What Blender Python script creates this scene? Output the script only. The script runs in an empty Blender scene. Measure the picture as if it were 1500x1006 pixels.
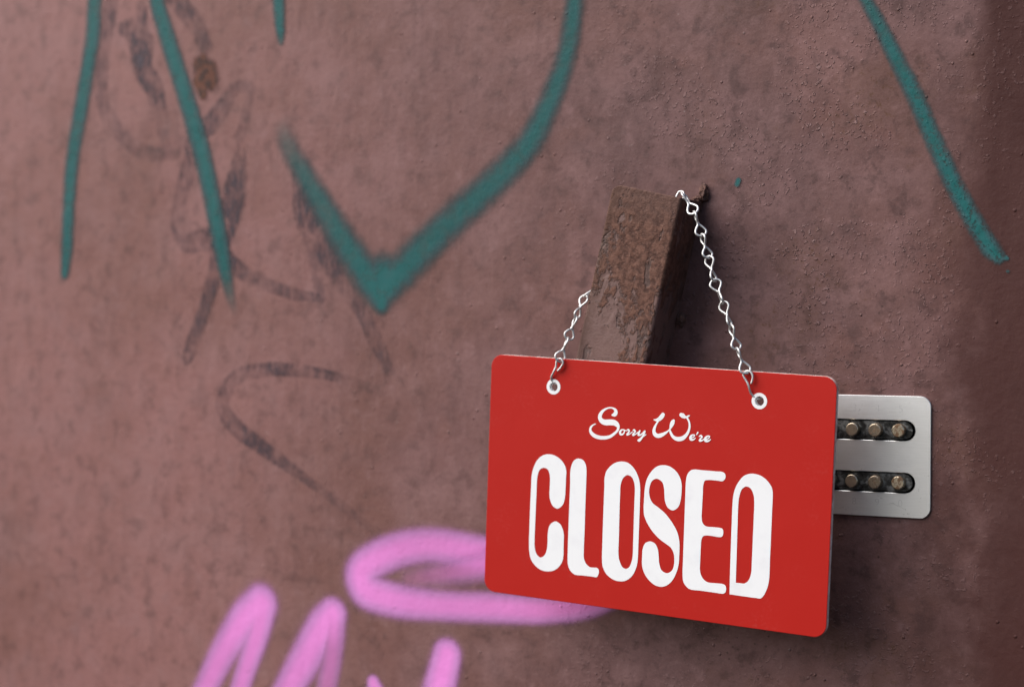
import bpy, bmesh, math, random
from mathutils import Vector, Matrix, noise
from mathutils.geometry import tessellate_polygon

scene = bpy.context.scene
COL = scene.collection
random.seed(7)

# ---------------------------------------------------------------- measured data, metres
# wall front = plane y 0, x to the right, z up
CAM = ((0.0, -1.11313, 1.4), 27.8)
SIGN = {'center': (-0.45225, -0.055, 1.30176),
 'h': 0.16794,
 'n': (-0.000362, -0.999412, -0.034289),
 'up': (0.055981, -0.034255, 0.997844),
 'w': 0.25,
 'x': (0.998432, 0.001558, -0.055961)}
CLOSED = {'C': [[(-0.07813, 0.01734), (-0.07287, 0.01686), (-0.06785, 0.01419), (-0.06479, 0.01051), (-0.0636, 0.00685), (-0.06363, 0.00214), (-0.06371, -0.00634),
        (-0.06401, -0.01202), (-0.06559, -0.01689), (-0.06934, -0.01973), (-0.07307, -0.01812), (-0.07533, -0.01409), (-0.0759, -0.01035), (-0.07587, -0.00562),
        (-0.07586, -0.00041), (-0.07657, 0.00425), (-0.07825, 0.00693), (-0.08123, 0.00761), (-0.08401, 0.00594), (-0.08547, 0.00248), (-0.08594, -0.00183),
        (-0.08599, -0.01134), (-0.08612, -0.02181), (-0.08621, -0.03325), (-0.08627, -0.04278), (-0.08594, -0.04847), (-0.08416, -0.05323), (-0.08091, -0.05514),
        (-0.07783, -0.05279), (-0.07632, -0.04834), (-0.07608, -0.04356), (-0.07611, -0.03739), (-0.07514, -0.03255), (-0.07314, -0.02996), (-0.07035, -0.02872),
        (-0.06684, -0.03024), (-0.06461, -0.03379), (-0.06374, -0.03747), (-0.06365, -0.04502), (-0.06356, -0.05258), (-0.06445, -0.05647), (-0.06722, -0.06058),
        (-0.0708, -0.06309), (-0.07444, -0.06409), (-0.07972, -0.06396), (-0.08458, -0.06167), (-0.08847, -0.05735), (-0.09007, -0.0518), (-0.0905, -0.04612),
        (-0.09058, -0.03562), (-0.09057, -0.01941), (-0.0904, -0.00701), (-0.09019, 0.0011), (-0.08931, 0.00593), (-0.08638, 0.01236), (-0.08229, 0.01604)]],
 'D': [[(0.0706, 0.01749), (0.07621, 0.01685), (0.08096, 0.01418), (0.08438, 0.01007), (0.08536, 0.00662), (0.08548, -0.00446), (0.08549, -0.02133), (0.08545, -0.03735),
        (0.0854, -0.05073), (0.08451, -0.05574), (0.08241, -0.06091), (0.0802, -0.06343), (0.07695, -0.06357), (0.06852, -0.06356), (0.05871, -0.06344, 1),
        (0.05849, -0.05399), (0.05828, -0.036), (0.05818, -0.01622), (0.05827, -0.00095), (0.05898, 0.0045), (0.06109, 0.01008), (0.06509, 0.01537), (0.06783, 0.01679)],
       [(0.06744, 0.00872), (0.07009, 0.00781), (0.07231, 0.00401), (0.07304, 7e-05), (0.0732, -0.01196), (0.07317, -0.02625), (0.07314, -0.04057), (0.07299, -0.04775),
        (0.07177, -0.05193), (0.06999, -0.05421), (0.06816, -0.05516), (0.06581, -0.05517), (0.0627, -0.05528, 1), (0.06262, -0.04899), (0.0625, -0.03552),
        (0.06229, -0.01758), (0.06223, -0.00324), (0.06268, 0.00173), (0.06407, 0.00634), (0.06569, 0.00801)]],
 'E': [[(0.02986, 0.01646), (0.03659, 0.01662), (0.04519, 0.01668), (0.05042, 0.01671), (0.05207, 0.01569), (0.05262, 0.01395), (0.05204, 0.01192), (0.05067, 0.01071),
        (0.0464, 0.01067), (0.04068, 0.0105), (0.03823, 0.00972), (0.03729, 0.00692), (0.03718, 0.00058), (0.03702, -0.00939), (0.03708, -0.01527), (0.03789, -0.01836),
        (0.04008, -0.02021), (0.04487, -0.02034), (0.05011, -0.02032), (0.05204, -0.02092), (0.0526, -0.02311), (0.05223, -0.02541), (0.05084, -0.02637),
        (0.04608, -0.02635), (0.04177, -0.02628), (0.03892, -0.02695), (0.03758, -0.02928), (0.03728, -0.03566), (0.03724, -0.04384), (0.0373, -0.04975),
        (0.0381, -0.05283), (0.04015, -0.05577), (0.0431, -0.05732), (0.04836, -0.05731), (0.0536, -0.05721), (0.05553, -0.05797), (0.05619, -0.06014),
        (0.05572, -0.06246), (0.05435, -0.06354), (0.04863, -0.06362), (0.03808, -0.06357), (0.03083, -0.06356), (0.02785, -0.06183), (0.02578, -0.05888),
        (0.02512, -0.05485), (0.02499, -0.04253), (0.02489, -0.02156), (0.02482, -0.00153), (0.02494, 0.00938), (0.02567, 0.01263), (0.0275, 0.01534)]],
 'L': [[(-0.05466, 0.01638), (-0.05101, 0.01548), (-0.04894, 0.0124), (-0.04826, 0.00825), (-0.04819, -0.0011), (-0.04821, -0.01608), (-0.04806, -0.03295),
        (-0.04812, -0.04704), (-0.04783, -0.05171), (-0.04614, -0.05527), (-0.04297, -0.05744), (-0.0404, -0.05742), (-0.03754, -0.05736), (-0.03625, -0.0588),
        (-0.03636, -0.06115), (-0.03769, -0.06366), (-0.04118, -0.0637), (-0.04838, -0.06382), (-0.05459, -0.06381), (-0.05834, -0.06095), (-0.05995, -0.05689),
        (-0.06028, -0.05125), (-0.06038, -0.03805), (-0.0604, -0.0192), (-0.06034, -0.00225), (-0.06043, 0.00808), (-0.05917, 0.01289), (-0.0572, 0.01541)]],
 'O': [[(-0.02225, 0.01722), (-0.0172, 0.01656), (-0.01255, 0.01282), (-0.00932, 0.00713), (-0.00798, 0.00127), (-0.00776, -0.00654), (-0.00768, -0.02314),
        (-0.00767, -0.03793), (-0.00769, -0.04718), (-0.00836, -0.05282), (-0.0111, -0.05917), (-0.01496, -0.06288), (-0.01893, -0.0643), (-0.02451, -0.06404),
        (-0.03021, -0.061), (-0.03336, -0.05622), (-0.03414, -0.0521), (-0.03436, -0.03904), (-0.03447, -0.01851), (-0.03443, -0.00173), (-0.03443, 0.00572),
        (-0.03308, 0.01003), (-0.02969, 0.01405), (-0.02624, 0.01622)],
       [(-0.01737, 0.00841), (-0.01452, 0.00738), (-0.01259, 0.00406), (-0.01182, -2e-05), (-0.01176, -0.00879), (-0.01166, -0.02356), (-0.01155, -0.03836),
        (-0.01155, -0.04577), (-0.01217, -0.05002), (-0.01401, -0.05422), (-0.01627, -0.05542), (-0.01883, -0.05451), (-0.02123, -0.05014), (-0.0221, -0.04605),
        (-0.02221, -0.03583), (-0.02241, -0.02098), (-0.02251, -0.00615), (-0.02239, 0.00082), (-0.02125, 0.00509), (-0.01954, 0.00738)]],
 'S': [[(0.00786, 0.01742), (0.01298, 0.01696), (0.01799, 0.01377), (0.0209, 0.00949), (0.02194, 0.00549), (0.02201, -0.00087), (0.02153, -0.00547), (0.01995, -0.00973),
        (0.01635, -0.0122), (0.01267, -0.01075), (0.01043, -0.00658), (0.00985, -0.00206), (0.00927, 0.00246), (0.00785, 0.00598), (0.00403, 0.00791), (0.00064, 0.00622),
        (-0.00098, 0.0024), (-0.0013, -0.00177), (-0.00034, -0.00581), (0.00176, -0.00882), (0.00531, -0.01103), (0.01037, -0.01437), (0.016, -0.02019),
        (0.02018, -0.0266), (0.0219, -0.0328), (0.0222, -0.04008), (0.02202, -0.04741), (0.0208, -0.05305), (0.01811, -0.05887), (0.01435, -0.06282), (0.01048, -0.0644),
        (0.00553, -0.0639), (0.00043, -0.06055), (-0.00304, -0.05589), (-0.00442, -0.05143), (-0.00459, -0.04498), (-0.00438, -0.04033), (-0.00275, -0.03646),
        (0.00085, -0.03477), (0.00436, -0.03585), (0.00647, -0.03911), (0.00735, -0.04361), (0.00807, -0.04904), (0.01003, -0.05341), (0.01402, -0.05477),
        (0.01735, -0.05254), (0.01866, -0.04872), (0.01863, -0.04323), (0.01781, -0.04012), (0.01573, -0.03715), (0.01221, -0.03507), (0.00717, -0.03214),
        (0.00204, -0.02764), (-0.00215, -0.0221), (-0.00434, -0.01726), (-0.00482, -0.0127), (-0.00479, -0.00625), (-0.0045, 0.00114), (-0.00334, 0.00677),
        (-0.00011, 0.01258), (0.00369, 0.01613)]]}
SORRY = [[(-0.03043, 0.04817, 0.00064), (-0.02886, 0.04861, 0.001408), (-0.02786, 0.05014, 0.00128), (-0.02846, 0.05188, 0.00096), (-0.03045, 0.05286, 0.000576),
  (-0.03257, 0.05297, 0.000512), (-0.03537, 0.05201, 0.00064), (-0.03779, 0.05021, 0.00096), (-0.03947, 0.04765, 0.00128), (-0.03955, 0.04537, 0.001473),
  (-0.03787, 0.04338, 0.001761), (-0.03536, 0.04276, 0.001921), (-0.03182, 0.0431, 0.001985), (-0.02863, 0.04296, 0.001921), (-0.02664, 0.04182, 0.001601),
  (-0.0257, 0.04028, 0.001024), (-0.02631, 0.03797, 0.000832), (-0.02868, 0.03551, 0.000896), (-0.03178, 0.03331, 0.001024), (-0.03564, 0.03228, 0.001216),
  (-0.0392, 0.03212, 0.00128), (-0.0428, 0.0329, 0.001344), (-0.04537, 0.03448, 0.001216), (-0.04653, 0.03651, 0.000896), (-0.04608, 0.03867, 0.000704),
  (-0.04453, 0.04026, 0.000448), (-0.04278, 0.04115, 0.00032)],
 [(-0.0207, 0.03858, 0.000384), (-0.02282, 0.03873, 0.000512), (-0.02423, 0.03716, 0.0008), (-0.02393, 0.03573, 0.000768), (-0.02251, 0.03559, 0.000576),
  (-0.02117, 0.03709, 0.000448), (-0.02097, 0.03823, 0.000384), (-0.01946, 0.03835, 0.00032)],
 [(-0.01913, 0.03886, 0.00032), (-0.01826, 0.03903, 0.000704), (-0.01746, 0.03829, 0.000512), (-0.01835, 0.03683, 0.000544), (-0.0189, 0.03582, 0.000768),
  (-0.0171, 0.03638, 0.000384), (-0.01524, 0.03789, 0.00032)],
 [(-0.01475, 0.03889, 0.00032), (-0.01389, 0.03922, 0.000704), (-0.01305, 0.03832, 0.000512), (-0.01405, 0.03708, 0.000544), (-0.01456, 0.03594, 0.000768),
  (-0.01291, 0.0364, 0.000384), (-0.01122, 0.03789, 0.00032)],
 [(-0.00971, 0.03913, 0.000512), (-0.01041, 0.03763, 0.000704), (-0.01063, 0.03626, 0.000704), (-0.00907, 0.03639, 0.000544), (-0.00723, 0.03805, 0.000448),
  (-0.00606, 0.03927, 0.000512), (-0.00667, 0.03729, 0.00064), (-0.0078, 0.03511, 0.00064), (-0.00929, 0.03322, 0.000896), (-0.01047, 0.03228, 0.000896),
  (-0.00945, 0.03288, 0.00032), (-0.00728, 0.03515, 0.00032), (-0.0051, 0.03694, 0.000288)]]
WERE = [[(1e-05, 0.04738, 0.000192), (0.00175, 0.04719, 0.000832), (0.00412, 0.04817, 0.001344), (0.00609, 0.0504, 0.001441), (0.00657, 0.05123, 0.00128)],
 [(0.00348, 0.047, 0.000576), (0.00187, 0.04432, 0.00064), (0.00077, 0.04167, 0.00096), (0.00052, 0.03941, 0.001152), (0.00146, 0.03757, 0.001408),
  (0.00339, 0.03676, 0.001408), (0.0056, 0.03727, 0.001344), (0.00829, 0.03876, 0.00096), (0.01029, 0.0402, 0.000576), (0.01193, 0.04192, 0.000512),
  (0.0127, 0.0439, 0.001088), (0.01347, 0.04587, 0.001473), (0.01409, 0.04735, 0.001216), (0.01441, 0.04779, 0.000896)],
 [(0.01195, 0.04129, 0.000576), (0.01271, 0.03944, 0.000832), (0.01417, 0.03732, 0.001024), (0.01627, 0.03606, 0.00128), (0.01866, 0.03585, 0.001473),
  (0.02135, 0.03664, 0.001408), (0.02364, 0.03873, 0.001088), (0.02522, 0.0414, 0.000832), (0.02594, 0.04431, 0.000704), (0.02565, 0.04713, 0.00064),
  (0.02453, 0.04958, 0.00064), (0.02347, 0.05077, 0.000704), (0.0221, 0.05098, 0.001152), (0.02072, 0.05167, 0.001601), (0.01968, 0.05206, 0.001344)],
 [(0.02347, 0.05077, 0.000448), (0.02478, 0.05166, 0.000576), (0.02561, 0.05201, 0.00032)],
 [(0.02759, 0.03731, 0.000384), (0.0294, 0.03841, 0.000352), (0.02969, 0.03938, 0.000384), (0.02801, 0.03925, 0.000512), (0.02689, 0.03773, 0.000832),
  (0.02719, 0.03642, 0.000864), (0.02881, 0.03624, 0.000576), (0.03045, 0.03745, 0.000256)],
 [(0.03197, 0.04131, 0.000544), (0.03119, 0.03982, 0.00032)],
 [(0.03292, 0.0387, 0.000256), (0.03414, 0.03933, 0.00064), (0.03504, 0.03855, 0.000544), (0.03409, 0.03737, 0.000512), (0.0336, 0.03613, 0.000768),
  (0.03521, 0.03626, 0.00048), (0.03699, 0.03777, 0.000288)],
 [(0.03769, 0.03704, 0.000352), (0.03982, 0.03822, 0.000352), (0.04037, 0.0394, 0.000384), (0.03877, 0.03933, 0.000512), (0.03733, 0.03764, 0.000832),
  (0.03772, 0.03631, 0.000864), (0.03956, 0.03631, 0.000576), (0.04125, 0.03746, 0.000256)]]
HOLES = [(-0.07568, 0.06431), (0.07369, 0.06515)]
BRACKET = {'axis': (0.230923, 0.0, 0.972972), 'depth': 0.048, 'top_right': (-0.43326, -0.048, 1.49749), 'width': 0.0517}
WELDS = [(-0.43442, 0.0, 1.504), (-0.45278, 0.0, 1.41674)]
LOCK = {'bottom': 1.2858, 'right': -0.2774, 'top': 1.3658}
GRAFFITI = [('grey', 'faded grey scrawled hook below the wall stain', 0.95, 0.35,
  [[(-0.9555, 1.6637, 0.0057, 0.7), (-0.9438, 1.6616, 0.0103, 1), (-0.9365, 1.6507, 0.0125, 1), (-0.9344, 1.629, 0.0097, 0.9), (-0.9221, 1.6111, 0.0091, 0.7),
    (-0.9135, 1.5794, 0.0068, 0.4), (-0.9106, 1.568, 0.0051, 0.2)],
   [(-0.9351, 1.6773, 0.0051, 0.7), (-0.9358, 1.6575, 0.008, 0.9)]]),
 ('grey', 'faint grey scrawled ring', 0.55, 0.4,
  [[(-0.9629, 1.7057, 0.0075, 0.9), (-0.9763, 1.6436, 0.0069, 0.7), (-0.9778, 1.6034, 0.0069, 0.6), (-0.9614, 1.5794, 0.0069, 0.5), (-0.93, 1.5577, 0.0068, 0.5),
    (-0.9049, 1.5581, 0.0062, 0.5), (-0.8852, 1.5666, 0.0056, 0.5)],
   [(-0.9156, 1.6981, 0.0073, 1), (-0.8964, 1.6794, 0.0084, 1), (-0.8796, 1.6611, 0.0084, 0.9), (-0.8684, 1.6407, 0.0067, 0.6)]]),
 ('grey', 'faded grey scrawled loop behind the teal line', 0.62, 0.35,
  [[(-0.8233, 1.6053, 0.0049, 0.3), (-0.8389, 1.6053, 0.0061, 0.5), (-0.8491, 1.5938, 0.0077, 0.9), (-0.8629, 1.5792, 0.0089, 1), (-0.8782, 1.569, 0.0084, 1),
    (-0.8838, 1.5497, 0.0078, 0.9), (-0.8943, 1.5194, 0.0073, 0.7), (-0.8978, 1.4999, 0.0073, 0.65), (-0.8908, 1.4829, 0.0073, 0.7), (-0.8712, 1.484, 0.01, 1),
    (-0.8573, 1.4875, 0.0083, 0.9)],
   [(-0.8246, 1.6043, 0.0049, 0.3), (-0.8273, 1.5853, 0.0055, 0.3), (-0.8355, 1.5638, 0.0055, 0.4)]]),
 ('grey', 'dark grey hatched scrawl with a long tail', 0.82, 0.35,
  [[(-0.8341, 1.5528, 0.0055, 0.4), (-0.8375, 1.5326, 0.0099, 0.9), (-0.8436, 1.5091, 0.0121, 1), (-0.8518, 1.4846, 0.0105, 1), (-0.8594, 1.4571, 0.0072, 0.8),
    (-0.8698, 1.4295, 0.0067, 0.6), (-0.8803, 1.4045, 0.0067, 0.7), (-0.888, 1.3877, 0.0056, 0.7)],
   [(-0.8698, 1.484, 0.0056, 0.8), (-0.8518, 1.4724, 0.0077, 1), (-0.8355, 1.4594, 0.0066, 0.8), (-0.8086, 1.4474, 0.0054, 0.5), (-0.7822, 1.4394, 0.0049, 0.45),
    (-0.7594, 1.4359, 0.0037, 0.5)]]),
 ('grey', 'grey scrawl along the left arm of the teal V', 0.8, 0.4,
  [[(-0.7782, 1.5337, 0.0054, 0.6), (-0.7711, 1.5038, 0.0108, 1), (-0.7588, 1.4808, 0.0118, 0.9), (-0.7371, 1.4494, 0.008, 0.6), (-0.7182, 1.4253, 0.0069, 0.55),
    (-0.7026, 1.3963, 0.0063, 0.55), (-0.6915, 1.378, 0.0047, 0.3)],
   [(-0.7724, 1.5038, 0.0048, 0.5), (-0.7639, 1.4713, 0.0054, 0.4), (-0.7562, 1.4364, 0.0053, 0.4)]]),
 ('grey', 'grey scrawled curve shaped like a hairpin', 0.74, 0.35,
  [[(-0.6995, 1.3622, 0.0032, 0.15), (-0.7244, 1.3698, 0.0036, 0.3), (-0.7498, 1.3754, 0.0041, 0.9), (-0.7756, 1.3785, 0.0051, 0.9), (-0.8052, 1.3793, 0.0056, 1),
    (-0.8341, 1.3742, 0.0061, 0.7), (-0.8477, 1.363, 0.0066, 0.75), (-0.8518, 1.3491, 0.0067, 0.6), (-0.8389, 1.3329, 0.0071, 0.85), (-0.8119, 1.3171, 0.0066, 1),
    (-0.79, 1.3042, 0.0051, 0.85), (-0.7627, 1.289, 0.0037, 0.55), (-0.7371, 1.2741, 0.0041, 0.3), (-0.7088, 1.2569, 0.0032, 0.15)]]),
 ('rust', 'brown rust stain beside the teal line', 0.95, 0.3,
  [[(-0.8726, 1.6277, 0.0111, 0.8), (-0.8684, 1.6196, 0.0145, 0.8), (-0.8642, 1.6137, 0.0111, 0.8)], [(-0.8754, 1.6145, 0.0078, 1), (-0.8712, 1.602, 0.005, 1)]]),
 ('pink', 'pink spray-painted arch nearest the left', 0.93, 0.32,
  [[(-0.8873, 1.0884, 0.0105, 0.8), (-0.8698, 1.118, 0.011, 0.8), (-0.8491, 1.1531, 0.0128, 0.85), (-0.8287, 1.1795, 0.0151, 1), (-0.8139, 1.1921, 0.0156, 1)],
   [(-0.8126, 1.1922, 0.0144, 1), (-0.8179, 1.1667, 0.0114, 0.9), (-0.8273, 1.1412, 0.0096, 0.85), (-0.8389, 1.11, 0.0091, 0.8)]]),
 ('pink', 'pink spray-painted arch beside the larger arch', 0.93, 0.32,
  [[(-0.8052, 1.0969, 0.0114, 0.85), (-0.7887, 1.1246, 0.0125, 0.85), (-0.7691, 1.1544, 0.0148, 0.9), (-0.753, 1.1799, 0.0147, 1), (-0.7453, 1.189, 0.0129, 1)],
   [(-0.7453, 1.1874, 0.0123, 1), (-0.7453, 1.1618, 0.01, 0.6), (-0.7511, 1.1293, 0.0094, 0.5), (-0.7562, 1.102, 0.0094, 0.5)]]),
 ('pink', 'small pink spray-painted tip at the bottom edge', 0.85, 0.4, [[(-0.7076, 1.1397, 0.0053), (-0.7051, 1.131, 0.0079), (-0.7038, 1.1127, 0.0084)]]),
 ('pink', 'upright pink spray-painted dash with a rounded top', 0.95, 0.32,
  [[(-0.642, 1.1663, 0.0119), (-0.6456, 1.1521, 0.013), (-0.6498, 1.1363, 0.0136), (-0.6539, 1.1127, 0.0136)]]),
 ('pink', 'pink spray-painted oval loop running behind the red sign', 0.93, 0.34,
  [[(-0.5587, 1.2341, 0.011, 0.9), (-0.5812, 1.2408, 0.0111, 0.9), (-0.6168, 1.2448, 0.0127, 0.88), (-0.6611, 1.2474, 0.0129, 0.78), (-0.6964, 1.2382, 0.0136, 0.9),
    (-0.7188, 1.2231, 0.0137, 1), (-0.715, 1.2112, 0.0142, 1), (-0.6891, 1.2041, 0.0131, 0.9), (-0.651, 1.2026, 0.0113, 0.82), (-0.6058, 1.2043, 0.0112, 0.82),
    (-0.5532, 1.2066, 0.0099, 0.85), (-0.5203, 1.2149, 0.0103, 0.9), (-0.4882, 1.2317, 0.0097, 0.9)]]),
 ('pink', 'faint pink overspray inside the oval loop', 0.75, 0.6,
  [[(-0.5699, 1.2454, 0.012, 0.9), (-0.6156, 1.2337, 0.0102, 0.75), (-0.648, 1.2265, 0.0093, 0.45), (-0.675, 1.2207, 0.0073, 0.2)]]),
 ('teal', 'long teal spray-painted line running down at the far left', 0.92, 0.28,
  [[(-0.9852, 1.7079, 0.0073), (-0.9867, 1.6791, 0.0078), (-0.989, 1.6562, 0.0078), (-0.9988, 1.6106, 0.0078), (-1.0102, 1.559, 0.0073), (-1.0147, 1.5184, 0.0068),
    (-1.017, 1.4776, 0.0063), (-1.0193, 1.459, 0.0042)]]),
 ('teal', 'teal spray-painted line crossing old grey scrawl', 0.95, 0.28,
  [[(-0.9228, 1.7017, 0.0076), (-0.9178, 1.6786, 0.0076), (-0.9049, 1.6436, 0.0081), (-0.8873, 1.5975, 0.0086), (-0.8698, 1.5463, 0.0085), (-0.8573, 1.4958, 0.008),
    (-0.8491, 1.4596, 0.0065, 0.9), (-0.8443, 1.4403, 0.005, 0.4), (-0.8395, 1.4264, 0.0035, 0.1)]]),
 ('teal', 'short teal spray-painted tip at the top edge', 0.9, 0.35,
  [[(-0.7966, 1.6891, 0.006), (-0.796, 1.662, 0.0054), (-0.7946, 1.6483, 0.0043), (-0.794, 1.639, 0.0027, 0.6)]]),
 ('teal', 'large teal spray-painted V with a curved right arm', 0.95, 0.52,
  [[(-0.7953, 1.5795, 0.0081, 0.0), (-0.79, 1.564, 0.0081, 0.35), (-0.7835, 1.5501, 0.0086, 0.55), (-0.7743, 1.5373, 0.009, 0.7), (-0.753, 1.5058, 0.0103, 0.82),
    (-0.7276, 1.4704, 0.0121, 0.9), (-0.7088, 1.4463, 0.0125, 1), (-0.7007, 1.4351, 0.0102, 1)],
   [(-0.7007, 1.4351, 0.0092, 1), (-0.675, 1.4613, 0.0133, 0.92), (-0.6391, 1.4913, 0.0122, 0.85), (-0.6041, 1.518, 0.0116, 0.85), (-0.5727, 1.5467, 0.0101, 0.88),
    (-0.5559, 1.5756, 0.0088, 0.85), (-0.5421, 1.6094, 0.0078, 0.85), (-0.5355, 1.6484, 0.007, 0.85), (-0.535, 1.6631, 0.007, 0.85)],
   [(-0.6983, 1.4529, 0.0148), (-0.6995, 1.4409, 0.012), (-0.7001, 1.4294, 0.0065)], [(-0.6811, 1.4563, 0.0138), (-0.6983, 1.4435, 0.0111)]]),
 ('teal', 'straight teal spray-painted line with a ragged lower end at right', 1.0, 0.42,
  [[(-0.3318, 1.6475, 0.004, 0.8), (-0.3239, 1.6331, 0.004, 0.75), (-0.3133, 1.6139, 0.0046, 0.8), (-0.3019, 1.5904, 0.0051, 0.92), (-0.2883, 1.5625, 0.0056, 0.95),
    (-0.2749, 1.5304, 0.0056, 0.9), (-0.2616, 1.5009, 0.0056, 1), (-0.2485, 1.4762, 0.0055, 1), (-0.2398, 1.4618, 0.0058, 1), (-0.2346, 1.4556, 0.0044, 1)],
   [(-0.2286, 1.4463, 0.001), (-0.2282, 1.4458, 0.001)], [(-0.2299, 1.455, 0.0014), (-0.2286, 1.4541, 0.0011)]]),
 ('teal', 'small teal paint fleck above the bracket', 1.0, 0.25, [[(-0.4103, 1.5124, 0.0019), (-0.4113, 1.5096, 0.0019)]])]
HOOKS = [[(-0.37967, -0.0597, 1.37391), (-0.37882, -0.05979, 1.37639), (-0.37867, -0.05989, 1.37921), (-0.37987, -0.05996, 1.38132), (-0.38191, -0.05999, 1.38219),
  (-0.38397, -0.05996, 1.38147), (-0.385, -0.05989, 1.37951), (-0.38365, -0.0598, 1.37669), (-0.38183, -0.05969, 1.37353), (-0.38107, -0.05921, 1.37035),
  (-0.38037, -0.05807, 1.36751), (-0.37891, -0.05696, 1.36555), (-0.37707, -0.05587, 1.36424), (-0.37628, -0.05136, 1.36415), (-0.3763, -0.04878, 1.36745),
  (-0.37662, -0.04855, 1.37248)],
 [(-0.51991, -0.0599, 1.38101), (-0.51705, -0.06, 1.38397), (-0.51561, -0.06009, 1.3865), (-0.5165, -0.06017, 1.38901), (-0.51883, -0.06019, 1.38959),
  (-0.52045, -0.06013, 1.38773), (-0.52108, -0.06, 1.38394), (-0.52302, -0.05986, 1.38014), (-0.52517, -0.05875, 1.37691), (-0.52555, -0.05742, 1.3746),
  (-0.52431, -0.05611, 1.3729), (-0.52352, -0.0516, 1.37281), (-0.52354, -0.04902, 1.37611), (-0.52386, -0.04879, 1.38114)]]
CHAIN_RIGHT = [(-0.38283, -0.05996, 1.38113), (-0.38982, -0.05821, 1.39643), (-0.39495, -0.05647, 1.41141), (-0.40117, -0.05472, 1.42665), (-0.40772, -0.05298, 1.44151),
 (-0.41249, -0.05123, 1.45704), (-0.41781, -0.04949, 1.47196), (-0.42381, -0.04774, 1.48733)]
CHAIN_TOP = (-0.43442, -0.0415, 1.50079)
CHAIN_LEFT = [(-0.51883, -0.06014, 1.38827), (-0.51452, -0.05451, 1.40329), (-0.51097, -0.04888, 1.41793), (-0.50685, -0.04325, 1.43264)]
# light: sun elevation, sun azimuth to the left, strength, angular size (degrees)
SUN = (43.0, 52.0, 1.5, 70.0)
SKY = 0.055
EXPOSURE = 1.48
LOCK_ROLL = 0.4


# ---------------------------------------------------------------- node helpers
def new_mat(name):
    m = bpy.data.materials.new(name)
    m.use_nodes = True
    m.node_tree.nodes.clear()
    return m

class NT:
    def __init__(s, tree):
        s.t = tree
    def n(s, typ, **kw):
        nd = s.t.nodes.new(typ)
        for k, v in kw.items():
            setattr(nd, k, v)
        return nd
    def put(s, sock, v):
        if v is None:
            return
        if hasattr(v, 'links') or isinstance(v, bpy.types.NodeSocket):
            s.t.links.new(v, sock)
        else:
            if sock.type == 'RGBA' and len(v) == 3:
                v = (*v, 1)
            sock.default_value = v
    def math(s, op, a, b=None, c=None, clamp=False):
        nd = s.n('ShaderNodeMath', operation=op, use_clamp=clamp)
        for i, v in enumerate((a, b, c)):
            if v is not None:
                s.put(nd.inputs[i], v)
        return nd.outputs[0]
    def noise(s, vec, scale, detail=3.0, rough=0.5, dist=0.0, off=None):
        nd = s.n('ShaderNodeTexNoise')
        if off:
            vec = s.vadd(vec, off)
        s.put(nd.inputs['Vector'], vec)
        nd.inputs['Scale'].default_value = scale
        nd.inputs['Detail'].default_value = detail
        nd.inputs['Roughness'].default_value = rough
        nd.inputs['Distortion'].default_value = dist
        return nd.outputs['Fac']
    def voro(s, vec, scale, feature='F1', rnd=1.0):
        nd = s.n('ShaderNodeTexVoronoi', feature=feature)
        s.put(nd.inputs['Vector'], vec)
        nd.inputs['Scale'].default_value = scale
        nd.inputs['Randomness'].default_value = rnd
        return nd.outputs['Distance']
    def vadd(s, vec, off):
        nd = s.n('ShaderNodeVectorMath', operation='ADD')
        s.put(nd.inputs[0], vec); s.put(nd.inputs[1], off)
        return nd.outputs[0]
    def vmul(s, vec, k):
        nd = s.n('ShaderNodeVectorMath', operation='MULTIPLY')
        s.put(nd.inputs[0], vec); s.put(nd.inputs[1], k)
        return nd.outputs[0]
    def dist(s, vec, p):
        nd = s.n('ShaderNodeVectorMath', operation='DISTANCE')
        s.put(nd.inputs[0], vec); s.put(nd.inputs[1], p)
        return nd.outputs['Value']
    def ramp(s, v, a, b, lo=0.0, hi=1.0):
        nd = s.n('ShaderNodeMapRange', interpolation_type='SMOOTHSTEP')
        for i, q in enumerate((v, a, b, lo, hi)):
            s.put(nd.inputs[i], q)
        return nd.outputs[0]
    def mix(s, f, a, b, mode='MIX'):
        nd = s.n('ShaderNodeMix', data_type='RGBA', blend_type=mode)
        s.put(nd.inputs[0], f); s.put(nd.inputs[6], a); s.put(nd.inputs[7], b)
        return nd.outputs[2]
    def bump(s, h, strength, distance, normal=None):
        nd = s.n('ShaderNodeBump')
        nd.inputs['Strength'].default_value = strength
        nd.inputs['Distance'].default_value = distance
        s.put(nd.inputs['Height'], h)
        if normal is not None:
            s.put(nd.inputs['Normal'], normal)
        return nd.outputs[0]
    def coords(s):
        return s.n('ShaderNodeTexCoord').outputs['Object']
    def principled(s, color, rough=0.5, metal=0.0, normal=None, spec=0.5, out=True):
        p = s.n('ShaderNodeBsdfPrincipled')
        s.put(p.inputs['Base Color'], color)
        s.put(p.inputs['Roughness'], rough)
        s.put(p.inputs['Metallic'], metal)
        p.inputs['Specular IOR Level'].default_value = spec
        if normal is not None:
            s.put(p.inputs['Normal'], normal)
        if out:
            o = s.n('ShaderNodeOutputMaterial')
            s.t.links.new(p.outputs[0], o.inputs[0])
        return p

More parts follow.
